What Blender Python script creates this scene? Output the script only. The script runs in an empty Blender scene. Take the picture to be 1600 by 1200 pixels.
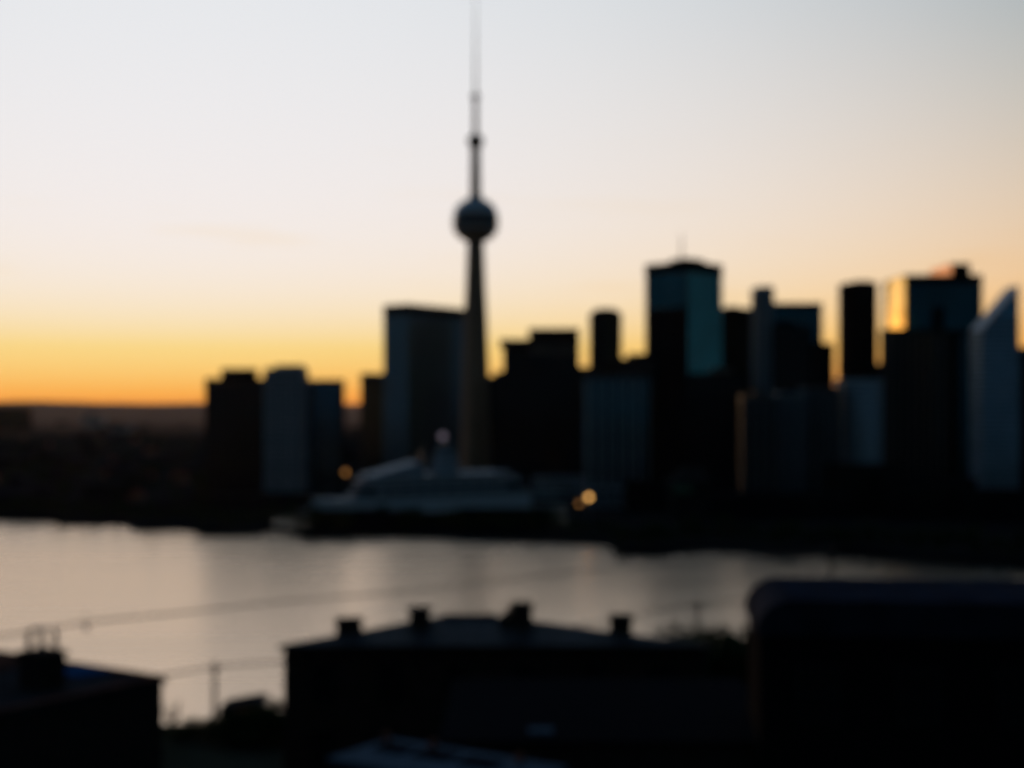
import bpy, math, random
from mathutils import Vector
random.seed(7)
S = bpy.context.scene
COL = S.collection
F, H, YH = 2198.0, 75.0, 634.0          # focal length in photo pixels, eye height above the water, horizon row

# ------------------------------------------------------------------ camera
cam = bpy.data.cameras.new('camera')
camo = bpy.data.objects.new('camera', cam)
COL.objects.link(camo)
S.camera = camo
cam.sensor_width = 36.0
cam.lens = 36.0 * F / 1600.0
cam.shift_y = (YH - 600.0) / 1600.0
cam.clip_start, cam.clip_end = 0.3, 60000.0
camo.location = (0, 0, H)
camo.rotation_euler = (math.pi / 2, 0, 0)
cam.dof.use_dof = True                   # the lens is focused close by, the whole city is out of focus
cam.dof.focus_distance = 1.5
cam.dof.aperture_fstop = 3.3
cam.dof.aperture_blades = 0

# ------------------------------------------------------------------ sky and sun
SUN_AZ, SUN_EL = math.radians(-15.0), math.radians(0.25)
EXPO = 2.737                             # 2**2.737 = 6.67, times background strength 0.15 = 1
w = bpy.data.worlds.new('World')
S.world = w
w.use_nodes = True
nt = w.node_tree
N, L = nt.nodes, nt.links
bg = N['Background']
bg.inputs[1].default_value = 0.15
sky = N.new('ShaderNodeTexSky')
sky.sky_type = 'NISHITA'
sky.sun_disc = False
sky.sun_elevation = SUN_EL
sky.sun_rotation = SUN_AZ
sky.air_density, sky.dust_density, sky.ozone_density, sky.altitude = 1.4, 0.0, 1.0, 80
def math_node(op, a, b=None):
    n = N.new('ShaderNodeMath'); n.operation = op
    for i, v in enumerate((a, b)):
        if v is None: continue
        if isinstance(v, (int, float)): n.inputs[i].default_value = v
        else: L.new(v, n.inputs[i])
    return n.outputs[0]
def vec_node(op, a, b):
    n = N.new('ShaderNodeVectorMath'); n.operation = op
    for i, v in enumerate((a, b)):
        if isinstance(v, (tuple, list)): n.inputs[i].default_value = v
        else: L.new(v, n.inputs[i])
    return n.outputs['Value'] if op == 'DOT_PRODUCT' else n.outputs['Vector']
tc = N.new('ShaderNodeTexCoord')
sd = (math.sin(SUN_AZ), math.cos(SUN_AZ), 0.0)
dt = vec_node('DOT_PRODUCT', tc.outputs['Generated'], sd)
sep = N.new('ShaderNodeSeparateXYZ')
L.new(tc.outputs['Generated'], sep.inputs[0])
up = math_node('MAXIMUM', sep.outputs[2], 0.0)
up2 = math_node('MULTIPLY', up, up)
den = math_node('SQRT', math_node('ADD', math_node('SUBTRACT', 1.0, up2), math_node('MULTIPLY', math_node('MULTIPLY', up2, up2), 0.25)))
away = math_node('SUBTRACT', 1.0, math_node('DIVIDE', dt, den))      # 0 towards the sunken sun, 2 opposite to it
DUSK = (0.016, 0.036, 0.056)                         # dusk sky away from the afterglow
rows = ((1.45, -0.81, 1.0), (-0.055, 1.05, 0.975), (-0.061, 0.327, 2.022))
caps = (0.945, 0.862, 0.862)
fade = ((-1.9, 22.0, 26.0), (2.1, 11.0, 5.0), (5.5, 0.0, 0.0))
out = N.new('ShaderNodeCombineXYZ')
for i in range(3):
    k1, k3, k4 = fade[i]
    ex = math_node('MULTIPLY', math_node('ADD', math_node('ADD', math_node('MULTIPLY', up, k3), math_node('MULTIPLY', math_node('MULTIPLY', away, away), k4)), k1), away)
    fall = math_node('EXPONENT', math_node('MULTIPLY', ex, -1.0))
    x = math_node('MULTIPLY', math_node('MAXIMUM', vec_node('DOT_PRODUCT', sky.outputs[0], rows[i]), 0.0), fall)
    e = math_node('EXPONENT', math_node('MULTIPLY', x, -1.0 / caps[i]))
    L.new(math_node('ADD', math_node('MULTIPLY', math_node('SUBTRACT', 1.0, e), caps[i]), DUSK[i]), out.inputs[i])
# thin streaks of high cloud
mp = N.new('ShaderNodeMapping'); mp.inputs['Scale'].default_value = (3.0, 3.0, 40.0)
mp.inputs['Rotation'].default_value = (0.0, math.radians(-2.5), 0.0)
L.new(tc.outputs['Generated'], mp.inputs[0])
nz = N.new('ShaderNodeTexNoise'); nz.inputs['Scale'].default_value = 2.2; nz.inputs['Detail'].default_value = 3
L.new(mp.outputs[0], nz.inputs[0])
cr = N.new('ShaderNodeValToRGB')
cr.color_ramp.elements[0].position = 0.60; cr.color_ramp.elements[0].color = (1, 1, 1, 1)
cr.color_ramp.elements[1].position = 0.78; cr.color_ramp.elements[1].color = (1.0, 0.94, 0.84, 1)
L.new(nz.outputs[0], cr.inputs[0])
cb = N.new('ShaderNodeValToRGB')
el_ = cb.color_ramp.elements
el_[0].position = 0.05; el_[0].color = (0, 0, 0, 1); el_[1].position = 0.20; el_[1].color = (0, 0, 0, 1)
for p_, v_ in ((0.08, 1), (0.11, 1)):
    q_ = el_.new(p_); q_.color = (v_, v_, v_, 1)
L.new(up, cb.inputs[0])
cmx = N.new('ShaderNodeMix'); cmx.data_type = 'RGBA'; cmx.inputs[6].default_value = (1, 1, 1, 1)
L.new(cb.outputs[0], cmx.inputs[0]); L.new(cr.outputs[0], cmx.inputs[7])
fin = vec_node('MULTIPLY', out.outputs[0], cmx.outputs[2])
L.new(fin, bg.inputs[0])

sl = bpy.data.lights.new('sun', 'SUN')
sl.energy, sl.angle, sl.color = 0.30, math.radians(0.53), (1.0, 0.55, 0.20)
so = bpy.data.objects.new('sun', sl)
COL.objects.link(so)
sdir = Vector((math.sin(SUN_AZ) * math.cos(SUN_EL), math.cos(SUN_AZ) * math.cos(SUN_EL), math.sin(SUN_EL)))
so.rotation_euler = sdir.to_track_quat('Z', 'Y').to_euler()
so.location = (-300, 900, 300)

S.view_settings.view_transform = 'Standard'
S.view_settings.look = 'None'
S.view_settings.exposure = EXPO
S.view_settings.gamma = 1.0
S.view_settings.use_curve_mapping = False
S.render.engine = 'CYCLES'
S.cycles.use_denoising = True
S.cycles.max_bounces = 4
S.cycles.adaptive_threshold = 0.02
S.cycles.diffuse_bounces = 2
S.cycles.glossy_bounces = 3
S.cycles.volume_bounces = 0
S.cycles.sample_clamp_indirect = 6.0

# ------------------------------------------------------------------ helpers
def P(px, py, D):
    return Vector(((px - 800.0) / F * D, D, H - (py - YH) / F * D))
def XD(px, D): return ((px - 800.0) / F * D, D)
def ZD(py, D): return H - (py - YH) / F * D
EDGE = 4.0                               # the defocused bright sky eats this much of every dark edge
def ZT(py, D): return ZD(py - EDGE - 1, D)

class MB:
    def __init__(s): s.v, s.f = [], []
    def box(s, x0, x1, y0, y1, z0, z1):
        b = len(s.v)
        s.v += [(x0,y0,z0),(x1,y0,z0),(x1,y1,z0),(x0,y1,z0),(x0,y0,z1),(x1,y0,z1),(x1,y1,z1),(x0,y1,z1)]
        s.f += [tuple(b+i for i in q) for q in ((3,2,1,0),(4,5,6,7),(0,1,5,4),(1,2,6,5),(2,3,7,6),(3,0,4,7))]
        return s
    def prism(s, poly, z0, z1, top=None):
        """poly counter-clockwise; top may be a second polygon for a loft"""
        b, n = len(s.v), len(poly)
        top = top or poly
        s.v += [(p[0], p[1], z0) for p in poly] + [(p[0], p[1], z1) for p in top]
        s.f += [tuple(b+i for i in reversed(range(n))), tuple(b+n+i for i in range(n))]
        s.f += [(b+i, b+(i+1) % n, b+n+(i+1) % n, b+n+i) for i in range(n)]
        return s
    def ring(s, po, pi, z0, z1):
        b, n = len(s.v), len(po)
        for z in (z0, z1):
            s.v += [(p[0], p[1], z) for p in po] + [(p[0], p[1], z) for p in pi]
        for i in range(n):
            j = (i+1) % n
            s.f += [(b+i, b+j, b+2*n+j, b+2*n+i), (b+n+j, b+n+i, b+3*n+i, b+3*n+j),
                    (b+2*n+i, b+2*n+j, b+3*n+j, b+3*n+i), (b+j, b+i, b+n+i, b+n+j)]
        return s
    def lathe(s, prof, n=24, cx=0, cy=0, shape=None):
        b = len(s.v)
        for r, z in prof:
            for i in range(n):
                a = 2*math.pi*i/n
                q = r * (shape(a, z) if shape else 1)
                s.v.append((cx + q*math.cos(a), cy + q*math.sin(a), z))
        for k in range(len(prof)-1):
            for i in range(n):
                j = (i+1) % n
                s.f.append((b+k*n+i, b+k*n+j, b+(k+1)*n+j, b+(k+1)*n+i))
        s.f.append(tuple(b+i for i in reversed(range(n))))
        s.f.append(tuple(b+(len(prof)-1)*n+i for i in range(n)))
        return s
    def tube(s, pts, rad, n=8):
        pts = [Vector(p) for p in pts]
        b = len(s.v)
        for k, p in enumerate(pts):
            d = (pts[min(k+1, len(pts)-1)] - pts[max(k-1, 0)]).normalized()
            u = d.cross(Vector((0, 0, 1)))
            if u.length < 1e-3: u = Vector((1, 0, 0))
            u.normalize(); v = u.cross(d)
            r = rad[k] if isinstance(rad, (list, tuple)) else rad
            for i in range(n):
                a = 2*math.pi*i/n
                s.v.append(tuple(p + u*(r*math.cos(a)) + v*(r*math.sin(a))))
        for k in range(len(pts)-1):
            for i in range(n):
                j = (i+1) % n
                s.f.append((b+k*n+i, b+(k+1)*n+i, b+(k+1)*n+j, b+k*n+j))
        s.f.append(tuple(b+i for i in range(n)))
        s.f.append(tuple(b+(len(pts)-1)*n+i for i in reversed(range(n))))
        return s
    def poly(s, pts):
        b = len(s.v); s.v += [tuple(p) for p in pts]; s.f.append(tuple(range(b, b+len(pts)))); return s
    def mesh(s, name, mat):
        m = bpy.data.meshes.new(name)
        m.from_pydata(s.v, [], s.f)
        m.materials.append(mat)
        return m
    def build(s, name, mat, parent=None, loc=None, smooth=False):
        m = s.mesh(name, mat)
        if smooth:
            for p in m.polygons: p.use_smooth = True
        return link(name, m, parent, loc)

def link(name, data, parent=None, loc=None, rz=0):
    o = bpy.data.objects.new(name, data)
    COL.objects.link(o)
    if parent: o.parent = parent
    if loc is not None: o.location = loc
    if rz: o.rotation_euler.z = rz
    return o
def tag(o, label=None, cat=None, group=None, kind=None):
    if label: o['label'] = label
    if cat: o['category'] = cat
    if group: o['group'] = group
    if kind: o['kind'] = kind
    return o
def thing(name, label, cat, loc=(0, 0, 0), rz=0, group=None):
    return tag(link(name, None, None, loc, rz), label, cat, group)
def copy_tree(o, parent=None):
    c = o.copy(); COL.objects.link(c); c.parent = parent
    for ch in o.children: copy_tree(ch, c)
    return c

def mat(name, col=None, rough=0.8, metal=0.0, var=0.25, scale=0.4, spec=0.5, ior=1.5, bump=0.0, bscale=4.0, emit=None, estr=0):
    m = bpy.data.materials.new(name); m.use_nodes = True
    n, l = m.node_tree.nodes, m.node_tree.links
    b = n['Principled BSDF']
    b.inputs['Roughness'].default_value = rough
    b.inputs['Metallic'].default_value = metal
    b.inputs['IOR'].default_value = ior
    b.inputs['Specular IOR Level'].default_value = spec
    c4 = (*col, 1)
    if var > 0:
        t = n.new('ShaderNodeTexCoord')
        z = n.new('ShaderNodeTexNoise'); z.inputs['Scale'].default_value = scale; z.inputs['Detail'].default_value = 4
        l.new(t.outputs['Object'], z.inputs['Vector'])
        r = n.new('ShaderNodeValToRGB')
        r.color_ramp.elements[0].position = 0.3; r.color_ramp.elements[1].position = 0.7
        r.color_ramp.elements[0].color = (*[c*(1-var) for c in col], 1)
        r.color_ramp.elements[1].color = (*[min(1, c*(1+var)) for c in col], 1)
        l.new(z.outputs[0], r.inputs[0]); l.new(r.outputs[0], b.inputs['Base Color'])
        if bump:
            z2 = n.new('ShaderNodeTexNoise'); z2.inputs['Scale'].default_value = bscale; z2.inputs['Detail'].default_value = 3
            l.new(t.outputs['Object'], z2.inputs['Vector'])
            bp = n.new('ShaderNodeBump'); bp.inputs['Strength'].default_value = bump; bp.inputs['Distance'].default_value = 0.3
            l.new(z2.outputs[0], bp.inputs['Height']); l.new(bp.outputs[0], b.inputs['Normal'])
    else:
        b.inputs['Base Color'].default_value = c4
    if emit:
        b.inputs['Emission Color'].default_value = (*emit, 1); b.inputs['Emission Strength'].default_value = estr
    return m

M = dict(
    concrete=mat('concrete', (0.20, 0.19, 0.18), 0.85, scale=0.08),
    dimconcrete=mat('dim_concrete', (0.10, 0.10, 0.105), 0.85, spec=0.1, scale=0.08),
    pale=mat('pale_concrete', (0.40, 0.41, 0.42), 0.8, scale=0.06),
    slate=mat('slate_panel', (0.30, 0.33, 0.36), 0.6, scale=0.06),
    dimslate=mat('blue_slate_panel', (0.13, 0.17, 0.20), 0.6, scale=0.06),
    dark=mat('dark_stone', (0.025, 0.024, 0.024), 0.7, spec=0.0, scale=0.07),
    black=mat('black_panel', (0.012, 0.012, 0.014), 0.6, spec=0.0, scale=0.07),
    brown=mat('brown_stone', (0.13, 0.085, 0.06), 0.75, scale=0.07),
    glass=mat('tinted_glass', (0.008, 0.011, 0.014), 0.10, spec=0.5, ior=1.5, var=0.3, scale=0.05),
    teal=mat('teal_mirror_glass', (0.24, 0.66, 0.60), 0.10, metal=1.0, var=0.2, scale=0.05),
    dimteal=mat('dark_teal_glass', (0.04, 0.16, 0.19), 0.12, metal=1.0, var=0.3, scale=0.05),
    blue=mat('blue_mirror_glass', (0.22, 0.36, 0.46), 0.14, metal=1.0, var=0.2, scale=0.05),
    gold=mat('sunset_gold_glass', (1.0, 0.58, 0.06), 0.12, metal=1.0, var=0.1, scale=0.05),  # the sunset's reflection is put into this base colour
    amber=mat('sunset_amber_glass', (0.62, 0.20, 0.01), 0.14, metal=1.0, var=0.1, scale=0.05),  # deeper orange of the sunset reflection, set as base colour
    metal=mat('grey_metal', (0.30, 0.31, 0.32), 0.35, metal=0.7, var=0.2, scale=0.3),
    white=mat('white_paint', (0.54, 0.57, 0.60), 0.45, var=0.05, scale=0.05),
    shipglass=mat('ship_glass', (0.02, 0.03, 0.04), 0.15, var=0.2),
    tower=mat('tower_concrete', (0.36, 0.22, 0.14), 0.8, spec=0.1, var=0.15, scale=0.05),
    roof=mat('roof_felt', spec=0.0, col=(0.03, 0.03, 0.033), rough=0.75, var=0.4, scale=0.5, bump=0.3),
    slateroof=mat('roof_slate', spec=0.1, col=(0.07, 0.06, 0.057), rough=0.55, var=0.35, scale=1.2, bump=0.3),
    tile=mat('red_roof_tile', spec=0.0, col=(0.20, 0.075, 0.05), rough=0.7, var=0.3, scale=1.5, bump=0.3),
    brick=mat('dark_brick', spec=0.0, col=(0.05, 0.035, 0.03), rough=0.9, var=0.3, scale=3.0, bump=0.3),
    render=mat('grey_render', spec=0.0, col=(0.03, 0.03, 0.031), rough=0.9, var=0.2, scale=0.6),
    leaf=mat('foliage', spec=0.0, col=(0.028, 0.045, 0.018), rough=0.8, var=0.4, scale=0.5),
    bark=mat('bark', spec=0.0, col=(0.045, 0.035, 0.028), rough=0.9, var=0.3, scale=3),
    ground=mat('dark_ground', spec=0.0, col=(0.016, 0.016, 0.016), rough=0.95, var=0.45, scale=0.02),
    hill=mat('hillside_soil', spec=0.0, col=(0.035, 0.038, 0.026), rough=0.95, var=0.4, scale=0.2),
    tarp=mat('blue_tarpaulin', (0.02, 0.07, 0.18), 0.6, spec=0.0, var=0.2, scale=1.0),
    paleroof=mat('pale_roof_sheet', (0.07, 0.10, 0.13), 0.7, spec=0.0, var=0.25, scale=1.2, bump=0.1),
    zinc=mat('zinc_roof', (0.025, 0.03, 0.045), 0.6, metal=0.0, spec=0.0, var=0.3, scale=0.7, bump=0.1),
    cable=mat('cable', (0.02, 0.02, 0.02), 0.7, var=0.0),
    wood=mat('weathered_pole', (0.06, 0.045, 0.035), 0.9, var=0.3, scale=4),
    lamp=mat('sodium_lamp', (0.9, 0.5, 0.15), 0.5, var=0, emit=(1.0, 0.50, 0.13), estr=0.42),
    lamp2=mat('dim_sodium_lamp', (0.9, 0.5, 0.15), 0.5, var=0, emit=(1.0, 0.42, 0.10), estr=0.08),
    shiplamp=mat('funnel_light', (0.8, 0.7, 0.7), 0.5, var=0, emit=(1.0, 0.75, 0.92), estr=0.02),
)

# ------------------------------------------------------------------ ground, water, hillside
SHORE = [(-4000,790),(-1500,800),(-600,808),(0,814),(85,816),(97,821),(195,820),(212,830),(285,827),(303,830),(318,837),(400,836),(420,832),
         (458,834),(474,843),(540,842),(562,836),(700,842),(950,852),(968,868),(1050,868),(1072,862),(1130,860),
         (1220,868),(1300,866),(1420,876),(1600,886),(2200,905),(5600,930)]
def shore(px):
    for (a, ya), (b, yb) in zip(SHORE, SHORE[1:]):
        if a <= px <= b: y = ya + (yb-ya)*(px-a)/(b-a); break
    else: y = 800
    return H*F/(y-YH)
def hsh(x, y):
    return 0.5*math.sin(x*0.00113+1.3)+0.3*math.sin(x*0.0029+y*0.0011)+0.2*math.sin(x*0.0061-0.7)
LAND = 2.5
def landz(px, D):
    x = (px-800)/F*D
    z = LAND
    if D > 4500: z += min(1, (D-4500)/9500)**1.5 * (100 + 22*hsh(x, D))
    return z
def in_slip(px, D): return 425 < px < 885 and 838 < D < 1085
pxs = list(range(-4000, -200, 100)) + list(range(-200, 1800, 8)) + list(range(1800, 5600, 100))
g = MB()
rel = [0.30, 0.8, 0.985, 0.9995, 1.0, 1.004, 1.02]
ab = [820,834,842,870,910,960,1010,1060,1084,1092,1130,1200,1300,1400,1550,1750,2000,2300,2700,3200,3800,4500,5400,6500,8000,9500,11000,12500,14000,15500,17000]
nr = len(rel)+len(ab)
for px in pxs:
    sd_ = shore(px)
    cols = []
    for r in rel: cols.append((sd_*r, -6.0 if r < 0.9997 else LAND-0.4 if r == 1.0 else LAND))
    last = sd_*1.02
    for a in ab:
        last = max(last+2, a)
        cols.append((last, -6.0 if in_slip(px, last) else landz(px, last)))
    for D, z in cols:
        x, y = XD(px, D); g.v.append((x, y, z))
for i in range(len(pxs)-1):
    for k in range(nr-1):
        a = i*nr+k; g.f.append((a, a+nr, a+nr+1, a+1))
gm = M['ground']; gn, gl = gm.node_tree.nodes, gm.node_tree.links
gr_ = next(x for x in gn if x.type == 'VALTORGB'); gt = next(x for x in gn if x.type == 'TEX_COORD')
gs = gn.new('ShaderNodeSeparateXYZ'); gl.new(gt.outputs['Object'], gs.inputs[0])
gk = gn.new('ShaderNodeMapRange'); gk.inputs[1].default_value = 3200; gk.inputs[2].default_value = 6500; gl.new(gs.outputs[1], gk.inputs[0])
gx = gn.new('ShaderNodeMix'); gx.data_type = 'RGBA'      # distant ground turns brown: horizon haze put into its colour
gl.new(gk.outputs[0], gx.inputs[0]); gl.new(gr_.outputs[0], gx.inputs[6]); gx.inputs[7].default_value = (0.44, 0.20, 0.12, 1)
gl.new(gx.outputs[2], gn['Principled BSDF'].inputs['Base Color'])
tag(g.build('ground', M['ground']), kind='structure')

def hillz(x, y):
    if y < 95: z = 56.2 - 0.028*max(y, -40)
    else:
        t = (y-95)/215.0
        z = 53.54 - 63*min(1, t)**0.9
    return z + 0.35*math.sin(x*0.11+y*0.07) + 0.25*math.sin(x*0.043-y*0.13+2)
hm = MB()
hx = [-420, -300, -220, -160] + list(range(-130, 131, 5)) + [160, 220, 300, 420]
hy = [-260, -180, -120, -80, -50] + list(range(-30, 200, 5)) + [210, 225, 245, 270, 300, 330]
for x in hx:
    for y in hy: hm.v.append((x, y, hillz(x, y)))
for i in range(len(hx)-1):
    for k in range(len(hy)-1):
        a = i*len(hy)+k; hm.f.append((a, a+len(hy), a+len(hy)+1, a+1))
tag(hm.build('hillside', M['hill'], smooth=True), kind='structure')

wm = bpy.data.materials.new('harbour_water'); wm.use_nodes = True
n, l = wm.node_tree.nodes, wm.node_tree.links
n.remove(n['Principled BSDF'])
wgl = n.new('ShaderNodeBsdfGlossy'); wgl.distribution = 'MULTI_GGX'
wgl.inputs['Color'].default_value = (1.0, 0.80, 0.625, 1); wgl.inputs['Roughness'].default_value = 0.20
wdf = n.new('ShaderNodeBsdfDiffuse'); wdf.inputs['Color'].default_value = (0.006, 0.012, 0.014, 1)
wmx = n.new('ShaderNodeMixShader')
wmx.inputs[0].default_value = 0.69; l.new(wdf.outputs[0], wmx.inputs[1]); l.new(wgl.outputs[0], wmx.inputs[2])
l.new(wmx.outputs[0], n['Material Output'].inputs[0])
t = n.new('ShaderNodeTexCoord')
mp2 = n.new('ShaderNodeMapping'); mp2.inputs['Scale'].default_value = (0.55, 1.0, 1.0); mp2.inputs['Rotation'].default_value = (0, 0, 0.25)
l.new(t.outputs['Object'], mp2.inputs[0])
z1 = n.new('ShaderNodeTexNoise'); z1.inputs['Scale'].default_value = 0.35; z1.inputs['Detail'].default_value = 4; z1.inputs['Roughness'].default_value = 0.6
z2 = n.new('ShaderNodeTexNoise'); z2.inputs['Scale'].default_value = 0.012; z2.inputs['Detail'].default_value = 3
l.new(mp2.outputs[0], z1.inputs[0]); l.new(mp2.outputs[0], z2.inputs[0])
mr = n.new('ShaderNodeMapRange'); mr.inputs[1].default_value = 0.3; mr.inputs[2].default_value = 0.7; mr.inputs[3].default_value = 0.5; mr.inputs[4].default_value = 1.0
l.new(z2.outputs[0], mr.inputs[0])
bp = n.new('ShaderNodeBump'); bp.inputs['Distance'].default_value = 0.25
l.new(mr.outputs[0], bp.inputs['Strength'])
mr2 = n.new('ShaderNodeMapRange'); mr2.inputs[1].default_value = 0.3; mr2.inputs[2].default_value = 0.7; mr2.inputs[3].default_value = -0.025; mr2.inputs[4].default_value = 0.025
mp3 = n.new('ShaderNodeMapping'); mp3.inputs['Scale'].default_value = (0.25, 2.2, 1.0); mp3.inputs['Rotation'].default_value = (0, 0, -0.12)
z3 = n.new('ShaderNodeTexNoise'); z3.inputs['Scale'].default_value = 0.012; z3.inputs['Detail'].default_value = 3
l.new(t.outputs['Object'], mp3.inputs[0]); l.new(mp3.outputs[0], z3.inputs[0]); l.new(z3.outputs[0], mr2.inputs[0]); 
wsx = n.new('ShaderNodeSeparateXYZ'); l.new(t.outputs['Object'], wsx.inputs[0])
wrx = n.new('ShaderNodeMapRange')                       # open water on the left is choppier than the lee of the city
wrx.inputs[1].default_value = -40; wrx.inputs[2].default_value = 280; wrx.inputs[3].default_value = 0.27; wrx.inputs[4].default_value = 0.14
l.new(wsx.outputs[0], wrx.inputs[0])
wad = n.new('ShaderNodeMath'); l.new(wrx.outputs[0], wad.inputs[0]); l.new(mr2.outputs[0], wad.inputs[1])
l.new(wad.outputs[0], wgl.inputs['Roughness'])
l.new(z1.outputs[0], bp.inputs['Height']); l.new(bp.outputs[0], wgl.inputs['Normal'])
tag(MB().poly([(-5000,-300,0),(5000,-300,0),(5000,1500,0),(-5000,1500,0)]).build('water', wm), kind='structure')

# ------------------------------------------------------------------ city towers
def offset(poly, d):
    n = len(poly); out = []
    for i in range(n):
        p0, p1, p2 = Vector(poly[i-1]), Vector(poly[i]), Vector(poly[(i+1) % n])
        e1, e2 = (p1-p0).normalized(), (p2-p1).normalized()
        n1, n2 = Vector((e1.y, -e1.x)), Vector((e2.y, -e2.x))
        bis = (n1+n2); bis.normalize()
        k = d / max(0.35, bis.dot(n1))
        out.append(tuple(p1 + bis*k))
    return out
def centroid(poly): return (sum(p[0] for p in poly)/len(poly), sum(p[1] for p in poly)/len(poly))
def front_box(pl, pr, D, depth):
    x0, x1 = XD(pl - EDGE, D)[0], XD(pr + EDGE, D)[0]
    return [(x0, D), (x1, D), (x1, D+depth), (x0, D+depth)]
def corner_box(pn, Dn, pl, Dl, pr, Dr):
    n_, l_, r_ = Vector(XD(pn, Dn)), Vector(XD(pl - EDGE, Dl)), Vector(XD(pr + EDGE, Dr))
    return [tuple(l_), tuple(n_), tuple(r_), tuple(l_+r_-n_)]
def scaled(poly, k):
    c = Vector(centroid(poly)); return [tuple(c+(Vector(p)-c)*k) for p in poly]

def tower_block(name, label, poly, ztop, core='glass', band='concrete', pier='concrete', fh=3.9, bh=1.3, sp=6.0,
                pierw=0.9, pent=None, parapet=2.0, parmat=None, bands=True, group='towers of the far city centre', cat='tower building', z0=LAND):
    c = centroid(poly)
    root = thing(name, label, cat, (c[0], c[1], z0), group=group)
    q = [(p[0]-c[0], p[1]-c[1]) for p in poly]
    h = ztop - z0
    MB().prism(q, 0, h-parapet).build('glass_wall', M[core], root)
    MB().ring(offset(q, 0.55), offset(q, -0.5), h-parapet-1.2, h).build('parapet', M[parmat or band], root)
    MB().prism(offset(q, -0.6), h-parapet+0.02, h-parapet+0.25).build('roof', M['roof'], root)
    po, pi_ = offset(q, 0.30), offset(q, -0.10)
    if bands:
        bm_ = MB().ring(po, pi_, 0, bh).mesh('floor_band', M[band])
        k = 0
        while k*fh + bh < h-parapet-1.4:
            link('floor_band', bm_, root, (0, 0, k*fh)); k += 1
    if sp:
        pm = MB().box(-pierw/2, pierw/2, -0.5, 0.15, 0, h-parapet-1.25).mesh('pier', M[pier])
        for i in range(len(q)):
            a, b_ = Vector(q[i]), Vector(q[(i+1) % len(q)])
            e = b_-a; ln = e.length
            m_ = max(1, round(ln/sp))
            for j in range(m_):
                p = a+e*((j+0.5)/m_) if len(q) > 4 else a+e*((j+0.02 if j == 0 else j)/m_)
                link('pier', pm, root, (p.x, p.y, 0), math.atan2(e.y, e.x))
    for pe in (pent or []):
        # (fraction range x, fraction range y, height, material)
        fx0, fx1, fy0, fy1, ph, pmn = pe
        def at(u, v):
            A, B, C_, D_ = [Vector(t_) for t_ in (q[0], q[1], q[2], q[3])]
            return tuple((A*(1-u)+B*u)*(1-v) + (D_*(1-u)+C_*u)*v)
        MB().prism([at(fx0, fy0), at(fx1, fy0), at(fx1, fy1), at(fx0, fy1)], h-parapet+0.26, h+ph).build('penthouse', M[pmn], root)
    return root

# left trio
D = 1150
tower_block('apartment_tower', 'black apartment slab with low penthouse, leftmost of the skyline towers', front_box(325, 410, D, 26), ZT(596, D), 'glass', 'dark', 'dark',
            pent=[(0.24, 0.80, 0.2, 0.8, 8.2, 'dark')], bh=1.6)
D = 1100
tower_block('apartment_tower', 'slate grey tower with raised top between the black slab and the navy block', front_box(418, 468, D, 30), ZT(580, D), 'glass', 'slate', 'slate',
            bh=2.2, sp=4.0, pierw=1.6, pent=[(0.25, 0.97, 0.1, 0.9, 2.6, 'slate')])
D = 1130
tower_block('apartment_tower', 'dark navy flat-topped block at the right end of the left trio', front_box(473, 527, D, 30), ZT(598, D), 'blue', 'black', 'black', bh=1.8)
D = 1450
tower_block('office_tower', 'narrow dark brown tower just left of the broad slab', front_box(568, 606, D, 30), ZT(588, D), 'glass', 'brown', 'dark', bh=1.8)
# broad slab beside the communication tower
poly = corner_box(637, 1330, 604, 1352, 722, 1402)
tower_block('office_slab', 'broad blue-black slab with dark crown band directly left of the needle tower', poly, ZT(480, 1335), 'blue', 'dimslate', 'dimslate', fh=4.0, bh=1.6, sp=7.0, pierw=0.6, parapet=9.0, parmat='black')
# right of the communication tower
D = 1350
tower_block('office_block', 'low black block in the gap right of the needle tower shaft', front_box(762, 792, D, 30), ZT(592, D), 'glass', 'black', 'dark', bh=1.8)
D = 1250
r8 = tower_block('office_tower', 'dark tower with overhanging top, second from the needle tower on its right', front_box(791, 836, D, 40), ZT(546, D), 'glass', 'dark', 'dark', bh=1.6)
q = front_box(785, 834, D-3, 46); c = centroid(q)
MB().prism([(p[0]-r8.location.x, p[1]-r8.location.y) for p in q], ZT(547, D)-LAND+0.1, ZT(535, D)-LAND).build('overhanging_top', M['dark'], r8)
D = 1200
r9 = tower_block('office_tower', 'square black tower with faint brown band near its flat top', front_box(832, 900, D, 40), ZT(518, D), 'glass', 'black', 'black', bh=1.6, parapet=12)
q = front_box(831.5, 900.5, D-0.8, 41.6)
MB().ring([(p[0]-r9.location.x, p[1]-r9.location.y) for p in q], [(p[0]-r9.location.x, p[1]-r9.location.y) for p in scaled(q, 0.95)],
          ZT(558, D)-LAND, ZT(545, D)-LAND).build('crown_band', M['brown'], r9)
D = 1190
tower_block('office_block', 'black shoulder block in front of the square black tower', front_box(778, 848, D-60, 30), ZT(585, D-60), 'glass', 'black', 'black', bh=1.8)
D = 1380
tower_block('office_block', 'dark low-topped block between the square tower and the round-shouldered tower', front_box(893, 930, D, 30), ZT(578, D), 'glass', 'dark', 'dark', bh=1.8)
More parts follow.
